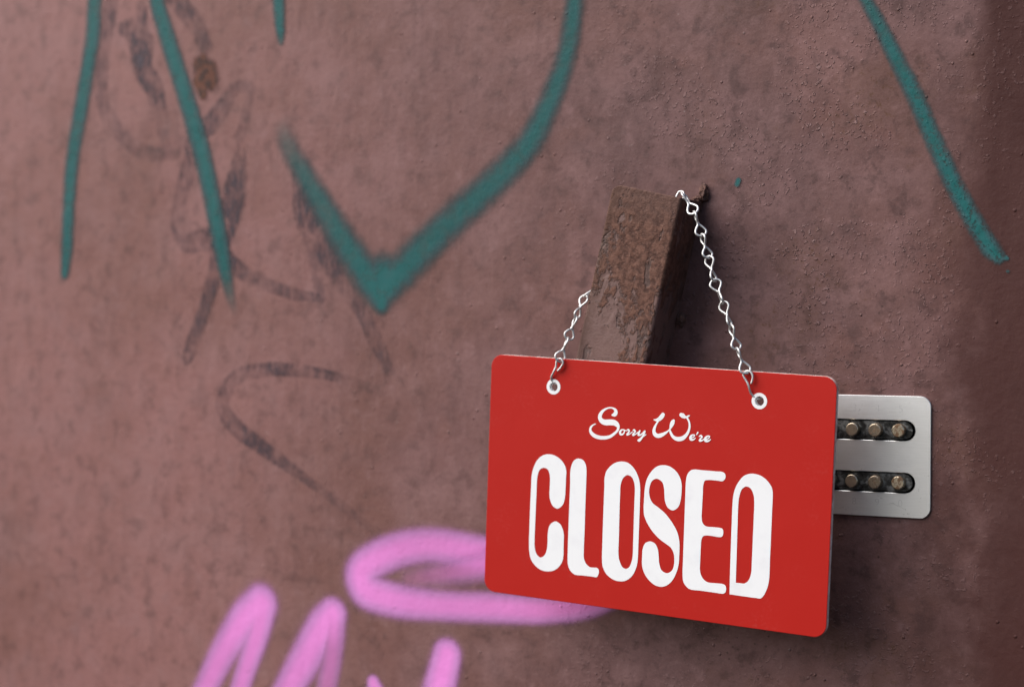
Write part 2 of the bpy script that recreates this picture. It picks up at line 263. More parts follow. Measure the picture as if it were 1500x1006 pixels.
# ---------------------------------------------------------------- wall paint, shared by the wall and the sprayed marks
def wall_group():
    g = bpy.data.node_groups.new('PaintedSteelSurface', 'ShaderNodeTree')
    g.interface.new_socket('Color', in_out='OUTPUT', socket_type='NodeSocketColor')
    g.interface.new_socket('Roughness', in_out='OUTPUT', socket_type='NodeSocketFloat')
    g.interface.new_socket('Normal', in_out='OUTPUT', socket_type='NodeSocketVector')
    k = NT(g)
    v = k.coords()
    sep = k.n('ShaderNodeSeparateXYZ'); g.links.new(v, sep.inputs[0])
    X, Z = sep.outputs[0], sep.outputs[2]
    vs = k.vmul(v, (1.0, 1.0, 0.35))            # vertical brush streaks
    big = k.noise(v, 5.0, 4, 0.55)
    mid = k.noise(v, 19.0, 5, 0.6, 0.3)
    streak = k.noise(vs, 75.0, 4, 0.6)
    fine = k.noise(v, 330.0, 4, 0.65)
    grit = k.noise(v, 900.0, 2, 0.6)
    # pale left to darker grey right: the wall's shading put into the paint colour
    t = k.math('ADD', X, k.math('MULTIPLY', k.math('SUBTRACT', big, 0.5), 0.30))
    side_shade = k.ramp(t, -0.98, -0.45)
    col = k.mix(side_shade, C_LEFT, C_RIGHT)
    col = k.mix(k.ramp(big, 0.40, 0.64, 0, 0.55), col, C_BROWN)
    col = k.mix(k.ramp(k.noise(k.vmul(v, (1, 1, 0.6)), 9.0, 5, 0.62, 0.6, (7, 0, 3)), 0.54, 0.70, 0, k.ramp(X, -0.72, -0.45, 0.14, 0.5)), col, C_DARK)
    col = k.mix(k.ramp(mid, 0.42, 0.70, 0, 0.34), col, C_PALE)
    col = k.mix(k.ramp(mid, 0.46, 0.28, 0, 0.36), col, C_BROWN)
    col = k.mix(k.ramp(streak, 0.48, 0.72, 0, 0.24), col, C_DARK)
    col = k.mix(k.ramp(fine, 0.50, 0.72, 0, 0.22), col, C_DARK)
    col = k.mix(k.ramp(grit, 0.50, 0.75, 0, 0.20), col, C_PALE)
    m2 = k.noise(v, 62.0, 5, 0.68, 0.2, (1, 0, 8))
    col = k.mix(k.ramp(m2, 0.50, 0.66, 0, k.ramp(X, -0.70, -0.40, 0.36, 0.62)), col, C_DARK)
    col = k.mix(k.ramp(m2, 0.46, 0.30, 0, 0.30), col, C_PALE)
    # rust freckles
    rmask = k.ramp(k.noise(v, 13.0, 3, 0.6, 0.0, (3.1, 0, 1.7)), 0.50, 0.66)
    rx = k.math('MULTIPLY', rmask, k.ramp(X, -0.50, -0.36))
    freck = k.ramp(k.noise(v, 210.0, 4, 0.7, 0.4, (0.3, 0.2, 0)), 0.54, 0.66)
    col = k.mix(k.math('MULTIPLY', k.math('MULTIPLY', rx, freck), 0.75), col, C_RUST)
    col = k.mix(k.math('MULTIPLY', rx, 0.22), col, C_RUST)
    pit = k.math('MULTIPLY', k.ramp(k.voro(k.vadd(v, (0.31, 0, 0.77)), 150.0), 0.16, 0.07), k.ramp(k.noise(v, 24.0, 3, 0.6, 0, (6, 0, 6)), 0.48, 0.60))
    pit = k.math('MULTIPLY', pit, k.ramp(X, -0.62, -0.45))
    col = k.mix(k.math('MULTIPLY', pit, 0.6), col, (0.040, 0.020, 0.016))
    # pale scratches and dust specks
    spk = k.ramp(k.voro(v, 120.0), 0.10, 0.04)
    spk = k.math('MULTIPLY', spk, k.ramp(k.noise(v, 40.0, 2, 0.5, 0.0, (9, 0, 4)), 0.56, 0.64))
    col = k.mix(k.math('MULTIPLY', spk, 0.35), col, (0.33, 0.28, 0.27))
    # unfaded maroon strip at the right
    e = k.math('ADD', X, k.math('MULTIPLY', k.math('SUBTRACT', k.noise(k.vmul(v, (1, 1, 0.4)), 26.0, 4, 0.6), 0.5), 0.034))
    strip = k.math('MULTIPLY', k.ramp(e, -0.258, -0.236), k.ramp(Z, 1.52, 1.32, 1.0, 0.72))
    mar = k.mix(k.ramp(k.noise(vs, 34.0, 4, 0.6), 0.40, 0.68), C_MAROON, C_MAROON2)
    mar = k.mix(k.ramp(k.noise(v, 520.0, 2, 0.6), 0.60, 0.76, 0, 0.16), mar, C_PALE)
    col = k.mix(strip, col, mar)
    pre = k.math('MULTIPLY', k.ramp(e, -0.315, -0.235), k.ramp(Z, 1.62, 1.40, 0.40, 1.0))
    col = k.mix(k.math('MULTIPLY', pre, k.ramp(k.noise(v, 22.0, 5, 0.65, 0, (5, 0, 2)), 0.26, 0.62)), col, C_MAROON2)
    rough = k.math('ADD', 0.44, k.math('MULTIPLY', mid, 0.22))
    # relief: orange peel, brush marks, blister clusters
    blo = k.ramp(k.dist(k.vmul(v, (1, 0, 1)), (-0.375, 0, 1.505)), 0.16, 0.03)
    cl = k.ramp(k.noise(v, 17.0, 3, 0.6, 0, (1.2, 0, 7.0)), 0.46, 0.60)
    spread = k.math('ADD', k.math('MULTIPLY', blo, 0.9), k.ramp(X, -0.60, -0.45, 0.05, 0.32))
    spread = k.math('MULTIPLY', spread, cl, clamp=True)
    flake = k.math('MAXIMUM', k.ramp(k.noise(v, 310.0, 2, 0.5, 0.1, (0.7, 0, 0.4)), 0.585, 0.66), k.ramp(k.noise(v, 180.0, 3, 0.6, 0.1, (2.7, 0, 5.4)), 0.62, 0.69))
    pim = k.ramp(k.voro(v, 120.0), 0.15, 0.05)
    pim = k.math('MULTIPLY', pim, k.ramp(k.noise(v, 30.0, 2, 0.5, 0, (4, 0, 9)), 0.53, 0.62))
    h = k.math('MULTIPLY', k.noise(v, 150.0, 3, 0.55), 0.7)
    h = k.math('ADD', h, k.math('MULTIPLY', streak, k.ramp(X, -0.45, -0.75, 0.35, 1.3)))
    h = k.math('ADD', h, k.math('MULTIPLY', fine, 0.35))
    nrm = k.bump(h, 0.85, 0.0006)
    fk = k.math('ADD', k.math('MULTIPLY', flake, spread), k.math('MULTIPLY', pim, 0.8))
    nrm = k.bump(fk, 0.9, 0.0011, nrm)
    worn_glint = k.math('MULTIPLY', k.math('MULTIPLY', flake, spread), k.ramp(fine, 0.38, 0.62, 0.1, 0.75), clamp=True)  # raised flakes paler: worn paint, with their highlights put into the colour
    col = k.mix(worn_glint, col, (0.27, 0.165, 0.16))
    dent = k.noise(v, 16.0, 2, 0.5, 0, (2, 0, 3))
    nrm = k.bump(dent, 0.22, 0.006, nrm)
    o = k.n('NodeGroupOutput')
    g.links.new(col, o.inputs[0]); g.links.new(rough, o.inputs[1]); g.links.new(nrm, o.inputs[2])
    return g

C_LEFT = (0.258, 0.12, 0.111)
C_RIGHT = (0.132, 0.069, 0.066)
C_BROWN = (0.165, 0.072, 0.057)
C_PALE = (0.275, 0.154, 0.151)
C_DARK = (0.064, 0.032, 0.03)
C_RUST = (0.085, 0.037, 0.017)
C_MAROON = (0.04, 0.0095, 0.0075)
C_MAROON2 = (0.064, 0.023, 0.02)

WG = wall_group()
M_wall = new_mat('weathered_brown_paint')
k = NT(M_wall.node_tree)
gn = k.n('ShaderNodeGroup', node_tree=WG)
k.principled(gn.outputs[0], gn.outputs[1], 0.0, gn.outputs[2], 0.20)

def paint_mat(name, color, color2, kind):
    m = new_mat(name)
    k = NT(m.node_tree)
    gn = k.n('ShaderNodeGroup', node_tree=WG)
    v = k.coords()
    d = k.n('ShaderNodeAttribute', attribute_name='paint_depth').outputs['Fac']
    al = k.n('ShaderNodeAttribute', attribute_name='paint_load').outputs['Fac']
    n1 = k.noise(v, 600.0, 3, 0.7)
    n2 = k.noise(v, 90.0, 3, 0.6)
    if kind == 'spray':
        e = k.math('ADD', d, k.math('MULTIPLY', k.math('SUBTRACT', n1, 0.5), 0.22 if 'pink' in name else 0.5))
        sf = k.n('ShaderNodeAttribute', attribute_name='paint_soft').outputs['Fac']
        a = k.ramp(e, k.math('MULTIPLY', sf, -1.0), sf)
        over = k.math('MULTIPLY', k.ramp(d, -0.55, 0.2), k.ramp(n1, 0.35, 0.7, 0.05, 0.30))
        a = k.math('MAXIMUM', a, over)
        a = k.math('MULTIPLY', a, k.ramp(n2, 0.30, 0.62, 0.92 if 'pink' in name else 0.72, 0.98))
        sepx = k.n('ShaderNodeSeparateXYZ'); k.t.links.new(v, sepx.inputs[0])
        # dry, speckled paint where the can ran fast over the rough right side
        dry = k.math('MULTIPLY', k.ramp(sepx.outputs[0], -0.33, -0.25), k.ramp(k.noise(v, 420.0, 4, 0.7), 0.53, 0.60))
        a = k.math('MULTIPLY', a, k.math('SUBTRACT', 1.0, k.math('MULTIPLY', dry, 0.55)))
        c = k.mix(k.ramp(d, 0.15, 0.85), color2, color)
        c = k.mix(k.ramp(n2, 0.42, 0.7, 0, 0.15 if 'pink' in name else 0.35), c, color2)
    elif kind == 'scrawl':
        st = k.noise(k.vmul(v, (1, 1, 0.30)), 260.0, 4, 0.7)
        e = k.math('ADD', d, k.math('MULTIPLY', k.math('SUBTRACT', n1, 0.5), 0.6))
        a = k.ramp(e, -0.20, 0.25)
        a = k.math('MULTIPLY', a, k.ramp(st, 0.36, 0.62, 0.25, 1.0))
        a = k.math('MULTIPLY', a, k.ramp(k.noise(v, 42.0, 4, 0.65), 0.36, 0.60, 0.22, 1.15))
        c = k.mix(k.ramp(d, 0.0, 0.5), color, color2)
    else:
        e = k.math('ADD', d, k.math('MULTIPLY', k.math('SUBTRACT', k.noise(v, 130.0, 4, 0.6), 0.5), 1.1))
        a = k.ramp(e, 0.0, 0.55)
        c = k.mix(k.ramp(k.noise(v, 150.0, 3, 0.6), 0.42, 0.58), color, color2)
    a = k.math('MULTIPLY', a, al, clamp=True)
    p = k.principled(c, 0.60, 0.0, gn.outputs[2], 0.22, out=False)
    tr = k.n('ShaderNodeBsdfTransparent')
    mx = k.n('ShaderNodeMixShader')
    k.put(mx.inputs[0], a)
    k.t.links.new(tr.outputs[0], mx.inputs[1]); k.t.links.new(p.outputs[0], mx.inputs[2])
    o = k.n('ShaderNodeOutputMaterial'); k.t.links.new(mx.outputs[0], o.inputs[0])
    return m

M_paint = {
    'teal': paint_mat('teal_spray_paint', (0.008, 0.118, 0.116), (0.032, 0.080, 0.087), 'spray'),
    'pink': paint_mat('pink_spray_paint', (0.85, 0.27, 0.70), (0.60, 0.245, 0.57), 'spray'),
    'grey': paint_mat('old_grey_marker', (0.044, 0.034, 0.045), (0.064, 0.047, 0.060), 'scrawl'),
    'rust': paint_mat('rust_spot', (0.135, 0.048, 0.028), (0.050, 0.024, 0.019), 'rust'),
}

# ---------------------------------------------------------------- other materials
def m_red():
    m = new_mat('red_print'); k = NT(m.node_tree); v = k.coords()
    n = k.noise(v, 18.0, 3, 0.5)
    f = k.noise(v, 420.0, 2, 0.6)
    c = k.mix(n, (0.420, 0.0140, 0.0095), (0.455, 0.0160, 0.0110))
    dust = k.math('MULTIPLY', k.ramp(k.noise(v, 30.0, 4, 0.6, 0, (2, 1, 0)), 0.5, 0.75), k.ramp(f, 0.45, 0.7))
    c = k.mix(k.math('MULTIPLY', dust, 0.035), c, (0.6, 0.4, 0.36))
    nr = k.bump(k.noise(v, 55.0, 2, 0.5), 0.12, 0.0008)
    k.principled(c, k.math('ADD', 0.42, k.math('MULTIPLY', n, 0.10)), 0, nr, 0.18)
    return m
def m_white(name='white_print', c0=(0.86, 0.865, 0.875), c1=(0.80, 0.80, 0.82)):
    m = new_mat(name); k = NT(m.node_tree); v = k.coords()
    c = k.mix(k.ramp(k.noise(v, 60.0, 3, 0.6), 0.45, 0.8), c0, c1)
    k.principled(c, 0.45, 0, None, 0.3)
    return m
def m_core():
    m = new_mat('chipped_board_edge'); k = NT(m.node_tree); v = k.coords()
    c = k.mix(k.ramp(k.noise(v, 120.0, 4, 0.65), 0.40, 0.62), (0.92, 0.86, 0.80), (0.74, 0.62, 0.55))
    chip = k.ramp(k.noise(v, 70.0, 4, 0.65, 0, (3, 2, 1)), 0.55, 0.60)
    c = k.mix(k.math('MULTIPLY', chip, 0.5), c, (0.42, 0.06, 0.05))
    k.principled(c, 0.7, 0, k.bump(k.noise(v, 500.0, 3, 0.6), 0.3, 0.0003), 0.2)
    return m
def m_steel_rust():
    m = new_mat('rusted_painted_steel'); k = NT(m.node_tree); v = k.coords()
    sep = k.n('ShaderNodeSeparateXYZ'); k.t.links.new(v, sep.inputs[0])
    X, Z = sep.outputs[0], sep.outputs[2]
    vs = k.vmul(v, (1.0, 1.0, 0.55))
    big = k.noise(vs, 56.0, 5, 0.64, 0.3)
    mid = k.noise(v, 190.0, 5, 0.70)
    fine = k.noise(v, 620.0, 4, 0.7)
    # flaked band down the middle, less of it low on the bar
    cen = k.ramp(k.math('ABSOLUTE', k.math('ADD', X, k.ramp(Z, -0.12, -0.03, 0.013, 0.022))), k.ramp(Z, -0.12, -0.03, 0.017, 0.032), k.ramp(Z, -0.12, -0.03, 0.005, 0.008))
    low = k.ramp(Z, -0.125, -0.030, -0.10, 0.10)
    fl = k.math('ADD', k.math('ADD', big, k.math('MULTIPLY', cen, 0.16)), low)
    fl = k.math('ADD', fl, k.math('MULTIPLY', k.math('SUBTRACT', mid, 0.5), 0.40))
    flk = k.ramp(fl, 0.54, 0.62)
    paint = k.mix(mid, (0.140, 0.075, 0.064), (0.180, 0.104, 0.093))
    paint = k.mix(k.ramp(fine, 0.5, 0.72, 0, 0.5), paint, (0.085, 0.049, 0.040))
    rust = k.mix(k.ramp(mid, 0.38, 0.62), (0.062, 0.025, 0.017), (0.148, 0.068, 0.047))
    rust = k.mix(k.ramp(fine, 0.54, 0.68, 0, 0.7), rust, (0.215, 0.115, 0.086))
    c = k.mix(flk, paint, rust)
    bare = k.ramp(k.noise(vs, 62.0, 4, 0.6, 0.3, (3, 1, 2)), 0.585, 0.63)
    c = k.mix(k.math('MULTIPLY', bare, 0.6), c, k.mix(fine, (0.062, 0.040, 0.035), (0.104, 0.075, 0.070)))
    c = k.mix(k.math('MULTIPLY', k.ramp(k.math('ADD', Z, k.math('MULTIPLY', big, 0.02)), -0.016, 0.004), 0.6), c, (0.115, 0.060, 0.048))
    # brown dirt run along the left edge
    le = k.ramp(k.math('ADD', X, k.math('MULTIPLY', mid, 0.012)), -0.036, -0.046)
    c = k.mix(k.math('MULTIPLY', le, 0.65), c, (0.088, 0.040, 0.026))
    crack = k.ramp(k.math('ABSOLUTE', k.math('SUBTRACT', fl, 0.565)), 0.012, 0.002)
    c = k.mix(k.math('MULTIPLY', crack, 0.7), c, (0.045, 0.026, 0.02))
    h = k.math('ADD', k.math('MULTIPLY', flk, k.math('ADD', 0.35, k.math('MULTIPLY', mid, 1.3))), k.math('MULTIPLY', mid, 0.35))
    h = k.math('SUBTRACT', h, k.math('MULTIPLY', bare, 0.8))
    h = k.math('ADD', h, k.math('MULTIPLY', fine, 0.45))
    k.principled(c, k.ramp(flk, 0, 1, 0.5, 0.75), 0, k.bump(h, 0.9, 0.0008), 0.3)
    return m
def m_chain():
    m = new_mat('zinc_wire'); k = NT(m.node_tree); v = k.coords()
    n = k.noise(v, 300.0, 3, 0.6)
    k.principled(k.mix(n, (0.58, 0.575, 0.57), (0.72, 0.715, 0.71)), k.ramp(n, 0.3, 0.7, 0.44, 0.58), 0.88, k.bump(n, 0.15, 0.0003))
    return m
def m_plate():
    m = new_mat('brushed_stainless'); k = NT(m.node_tree); v = k.coords()
    br = k.noise(k.vmul(v, (0.04, 1, 1)), 1500.0, 3, 0.6)
    sm = k.noise(v, 45.0, 4, 0.6)
    c = k.mix(k.ramp(sm, 0.5, 0.75, 0, 0.4), (0.78, 0.775, 0.765), (0.63, 0.625, 0.615))
    c = k.mix(k.ramp(br, 0.3, 0.7, 0.0, 0.30), c, (0.66, 0.655, 0.65))
    scr = k.ramp(k.noise(k.vmul(v, (0.6, 1, 0.2)), 170.0, 3, 0.6, 2.0), 0.66, 0.70)
    c = k.mix(k.math('MULTIPLY', scr, 0.3), c, (0.2, 0.19, 0.185))
    k.principled(c, k.math('ADD', 0.36, k.math('MULTIPLY', sm, 0.14)), 1.0, k.bump(br, 0.12, 0.0003))
    return m
def m_grease():
    m = new_mat('greasy_blackened_steel'); k = NT(m.node_tree); v = k.coords()
    n = k.noise(v, 140.0, 5, 0.7, 0.4)
    c = k.mix(k.ramp(n, 0.45, 0.62), (0.030, 0.030, 0.029), (0.17, 0.17, 0.165))
    k.principled(c, k.ramp(n, 0.35, 0.65, 0.25, 0.6), 0.6, k.bump(n, 0.6, 0.0006), 0.5)
    return m
def m_button(name, amt):
    m = new_mat(name); k = NT(m.node_tree); v = k.coords()
    n = k.noise(v, 260.0, 4, 0.65)
    c = k.mix(k.ramp(n, 0.3, 0.7), (0.50, 0.42, 0.31), (0.38, 0.32, 0.25))
    r = k.math('MULTIPLY', k.ramp(k.noise(v, 330.0, 4, 0.6, 0.5, (amt * 10, 2, 3)), 0.60 - 0.16 * amt, 0.66 - 0.1 * amt), min(1, amt * 1.2))
    c = k.mix(r, c, k.mix(n, (0.21, 0.125, 0.06), (0.13, 0.066, 0.034)))
    k.principled(c, k.ramp(r, 0, 1, 0.33, 0.7), k.ramp(r, 0, 1, 0.95, 0.2), k.bump(n, 0.12, 0.0003))
    return m
def m_plain(name, c, r=0.6, metal=0.0):
    m = new_mat(name); k = NT(m.node_tree); v = k.coords()
    n = k.noise(v, 200.0, 3, 0.6)
    k.principled(k.mix(n, tuple(x * 0.8 for x in c), tuple(min(1, x * 1.2) for x in c)), r, metal)
    return m

M_red, M_white, M_core = m_red(), m_white(), m_core()
M_rust, M_chain, M_plate, M_grease = m_steel_rust(), m_chain(), m_plate(), m_grease()
M_void = m_plain('dark_lock_case', (0.008, 0.008, 0.008), 0.8)
M_engr = m_plain('worn_engraving', (0.56, 0.555, 0.55), 0.5, 1.0)
M_btn = [m_button('worn_nickel_button', 0.15), m_button('spotted_nickel_button', 0.7), m_button('rusty_nickel_button', 1.0)]

# ---------------------------------------------------------------- mesh helpers
def link_mesh(name, verts, faces, mats, parent=None, smooth=False, mat_idx=None):
    me = bpy.data.meshes.new(name)
    me.from_pydata([tuple(v) for v in verts], [], faces)
    for m in (mats if isinstance(mats, (list, tuple)) else [mats]):
        me.materials.append(m)
    if mat_idx:
        for p, i in zip(me.polygons, mat_idx):
            p.material_index = i
    if smooth:
        for p in me.polygons:
            p.use_smooth = True
    me.update()
    o = bpy.data.objects.new(name, me)
    COL.objects.link(o)
    if parent is not None:
        o.parent = parent
    return o

def thing(name, label, cat, matrix=None, loc=(0, 0, 0), group=None):
    o = bpy.data.objects.new(name, None)
    COL.objects.link(o)
    o.empty_display_size = 0.02
    if matrix is not None:
        o.matrix_world = matrix
    else:
        o.location = loc
    o['label'] = label; o['category'] = cat; o['kind'] = 'thing'
    if group:
        o['group'] = group
    return o

def catmull(pts, n=6, closed=False):
    P = [Vector(p) for p in pts]
    m = len(P)
    out = []
    segs = m if closed else m - 1
    for i in range(segs):
        if closed:
            p0, p1, p2, p3 = P[(i - 1) % m], P[i], P[(i + 1) % m], P[(i + 2) % m]
        else:
            p1, p2 = P[i], P[i + 1]
            p0 = P[i - 1] if i > 0 else p1 * 2 - p2
            p3 = P[i + 2] if i + 2 < m else p2 * 2 - p1
        d = lambda a, b: max((b.xyz - a.xyz).length if len(a) > 3 else (b - a).length, 1e-7) ** 0.5
        t0 = 0.0; t1 = t0 + d(p0, p1); t2 = t1 + d(p1, p2); t3 = t2 + d(p2, p3)
        for j in range(n):
            t = t1 + (t2 - t1) * j / n
            a1 = p0 * ((t1 - t) / (t1 - t0)) + p1 * ((t - t0) / (t1 - t0))
            a2 = p1 * ((t2 - t) / (t2 - t1)) + p2 * ((t - t1) / (t2 - t1))
            a3 = p2 * ((t3 - t) / (t3 - t2)) + p3 * ((t - t2) / (t3 - t2))
            b1 = a1 * ((t2 - t) / (t2 - t0)) + a2 * ((t - t0) / (t2 - t0))
            b2 = a2 * ((t3 - t) / (t3 - t1)) + a3 * ((t - t1) / (t3 - t1))
            out.append(b1 * ((t2 - t) / (t2 - t1)) + b2 * ((t - t1) / (t2 - t1)))
    if not closed:
        out.append(P[-1])
    return out

def outline(pts, n=5):
    """closed smooth outline; a third value marks a sharp corner"""
    corners = [i for i, p in enumerate(pts) if len(p) > 2]
    if not corners:
        return [(q.x, q.y) for q in catmull([(p[0], p[1], 0) for p in pts], n, True)]
    i0 = corners[0]
    pts = pts[i0:] + pts[:i0] + [pts[i0]]
    idx = [i for i, p in enumerate(pts) if len(p) > 2]
    out = []
    for a, b in zip(idx[:-1], idx[1:]):
        out += [(q.x, q.y) for q in catmull([(p[0], p[1], 0) for p in pts[a:b + 1]], n)][:-1]
    return out

def flat(loops, d, verts, faces):
    tris = tessellate_polygon([[Vector((x, y, 0)) for x, y in lp] for lp in loops])
    base = len(verts)
    P = [p for lp in loops for p in lp]
    verts += [(x, y, d) for x, y in P]
    for t in tris:
        a, b, c = (P[i] for i in t)
        s = (b[0] - a[0]) * (c[1] - a[1]) - (b[1] - a[1]) * (c[0] - a[0])
        if abs(s) < 1e-14:
            continue
        faces.append(tuple(base + i for i in (t if s > 0 else t[::-1])))

def circle(cx, cy, r, n=40, cw=False):
    s = -1 if cw else 1
    return [(cx + r * math.cos(s * 2 * math.pi * i / n), cy + r * math.sin(s * 2 * math.pi * i / n)) for i in range(n)]

def rrect(x0, y0, x1, y1, r, n=10):
    out = []
    for cx, cy, a in ((x1 - r, y1 - r, 0), (x0 + r, y1 - r, 90), (x0 + r, y0 + r, 180), (x1 - r, y0 + r, 270)):
        for i in range(n + 1):
            t = math.radians(a + 90 * i / n)
            out.append((cx + r * math.cos(t), cy + r * math.sin(t)))
    return out

def prism(loops, z0, z1, bevel=0.0):
    """plate with holes, z1 is the face towards the viewer; material 0 face, 1 edge"""
    verts, faces, mi = [], [], []
    def inset(lp, b, hole):
        n = len(lp); out = []
        for i in range(n):
            p, q = Vector(lp[i - 1]), Vector(lp[(i + 1) % n])
            t = (q - p).normalized()
            nn = Vector((-t.y, t.x))            # inward for ccw loops, outward from a cw hole
            out.append((lp[i][0] + nn.x * b, lp[i][1] + nn.y * b))
        return out
    tops = [inset(lp, bevel, j > 0) for j, lp in enumerate(loops)] if bevel else loops
    flat(tops, z1, verts, faces)
    mi += [0] * len(faces)
    b0 = len(verts)
    tmp = []
    flat(loops, z0, verts, tmp)
    faces += [f[::-1] for f in tmp]; mi += [1] * len(tmp)
    off = 0
    for lp, tp in zip(loops, tops):
        n = len(lp)
        if bevel:
            bm_ = len(verts)
            verts += [(x, y, z1 - bevel) for x, y in lp]
            for i in range(n):
                j = (i + 1) % n
                faces.append((off + i, bm_ + i, bm_ + j, off + j)); mi.append(0)
                faces.append((bm_ + i, b0 + off + i, b0 + off + j, bm_ + j)); mi.append(1)
        else:
            for i in range(n):
                j = (i + 1) % n
                faces.append((off + i, b0 + off + i, b0 + off + j, off + j)); mi.append(1)
        off += n
    return verts, faces, mi

def tube(path, r, sides=10, verts=None, faces=None, cap=True):
    verts = [] if verts is None else verts
    faces = [] if faces is None else faces
    P = [Vector(p) for p in path]
    n = len(P)
    T = [(P[min(i + 1, n - 1)] - P[max(i - 1, 0)]).normalized() for i in range(n)]
    u = T[0].orthogonal().normalized()
    base = len(verts)
    for i in range(n):
        u = (u - T[i] * u.dot(T[i])).normalized()
        w = T[i].cross(u)
        for s in range(sides):
            a = 2 * math.pi * s / sides
            verts.append(P[i] + (u * math.cos(a) + w * math.sin(a)) * r)
    for i in range(n - 1):
        for s in range(sides):
            t = (s + 1) % sides
            faces.append((base + i * sides + s, base + i * sides + t, base + (i + 1) * sides + t, base + (i + 1) * sides + s))
    if cap:
        faces.append(tuple(base + s for s in range(sides))[::-1])
        faces.append(tuple(base + (n - 1) * sides + s for s in range(sides)))
    return verts, faces

# ---------------------------------------------------------------- wall
LX0, LX1 = -0.372, -0.284
LZC = (LOCK['top'] + LOCK['bottom']) / 2
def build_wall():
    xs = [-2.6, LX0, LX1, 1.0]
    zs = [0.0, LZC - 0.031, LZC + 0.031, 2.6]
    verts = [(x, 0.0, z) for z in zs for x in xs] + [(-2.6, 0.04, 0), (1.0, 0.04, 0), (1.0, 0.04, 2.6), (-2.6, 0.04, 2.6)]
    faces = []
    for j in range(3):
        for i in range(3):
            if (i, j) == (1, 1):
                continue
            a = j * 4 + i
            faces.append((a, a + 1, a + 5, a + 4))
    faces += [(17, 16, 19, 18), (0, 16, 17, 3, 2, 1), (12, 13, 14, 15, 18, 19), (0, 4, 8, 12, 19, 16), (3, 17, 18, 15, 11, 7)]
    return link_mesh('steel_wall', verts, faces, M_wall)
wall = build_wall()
wall['label'] = 'weathered brown painted steel wall covered with teal, pink and grey graffiti'
wall['category'] = 'wall'
wall['kind'] = 'thing'

# sprayed and scrawled marks: thin skins of paint following each stroke
NAMES = {'teal': 'spray_paint_line', 'pink': 'spray_paint_line', 'grey': 'old_scrawl', 'rust': 'rust_stain'}
def seg_inside(px, pz, sg):
    ax, az, ra, aa, bx, bz, rb, ab = sg
    dx, dz = bx - ax, bz - az
    L2 = dx * dx + dz * dz
    t = 0.0 if L2 < 1e-12 else max(0.0, min(1.0, ((px - ax) * dx + (pz - az) * dz) / L2))
    r = ra + (rb - ra) * t
    return 1.0 - math.hypot(px - ax - dx * t, pz - az - dz * t) / max(r, 1e-4), aa + (ab - aa) * t

def build_stroke(kind, label, density, soft, subs, lift):
    segs = []
    for s in subs:
        s = [p if len(p) > 3 else (*p, 1.0) for p in s]
        if len(s) == 1:
            s = s * 2
        n = 6
        cs = catmull([(p[0], p[1], 0.0) for p in s], n)
        for q in range(len(cs) - 1):
            def at(u):
                i = min(int(u), len(s) - 2); f = u - i
                return s[i][2] + (s[i + 1][2] - s[i][2]) * f, s[i][3] + (s[i + 1][3] - s[i][3]) * f
            ra, aa = at(q / n); rb, ab = at((q + 1) / n)
            segs.append((cs[q].x, cs[q].y, ra, aa, cs[q + 1].x, cs[q + 1].y, rb, ab))
    cell = 0.0012
    pad = 0.65
    keep = {}
    for sg in segs:
        r = max(sg[2], sg[6]) * (1 + pad) + cell
        for i in range(int(math.floor((min(sg[0], sg[4]) - r) / cell)), int(math.ceil((max(sg[0], sg[4]) + r) / cell)) + 1):
            for j in range(int(math.floor((min(sg[1], sg[5]) - r) / cell)), int(math.ceil((max(sg[1], sg[5]) + r) / cell)) + 1):
                v = seg_inside(i * cell, j * cell, sg)
                if v[0] > keep.get((i, j), (-9,))[0]:
                    keep[(i, j)] = v
    idx, verts, val, load, faces = {}, [], [], [], []
    for (i, j), v in keep.items():
        q = [(i, j), (i + 1, j), (i + 1, j + 1), (i, j + 1)]
        if not all(c in keep for c in q) or max(keep[c][0] for c in q) < -0.60:
            continue
        f = []
        for c in q:
            if c not in idx:
                idx[c] = len(verts)
                verts.append((c[0] * cell, -lift, c[1] * cell)); val.append(keep[c][0]); load.append(keep[c][1] * density)
            f.append(idx[c])
        faces.append(tuple(f))
    o = link_mesh(NAMES[kind], verts, faces, M_paint[kind], wall)
    for nm, data in (('paint_depth', val), ('paint_load', load), ('paint_soft', [soft] * len(verts))):
        at_ = o.data.attributes.new(nm, 'FLOAT', 'POINT')
        at_.data.foreach_set('value', data)
    o['label'] = label
    return o
for n_, (kind, label, density, soft, subs) in enumerate(GRAFFITI):
    build_stroke(kind, label, density, soft, subs, 0.00012 + 0.00003 * n_)

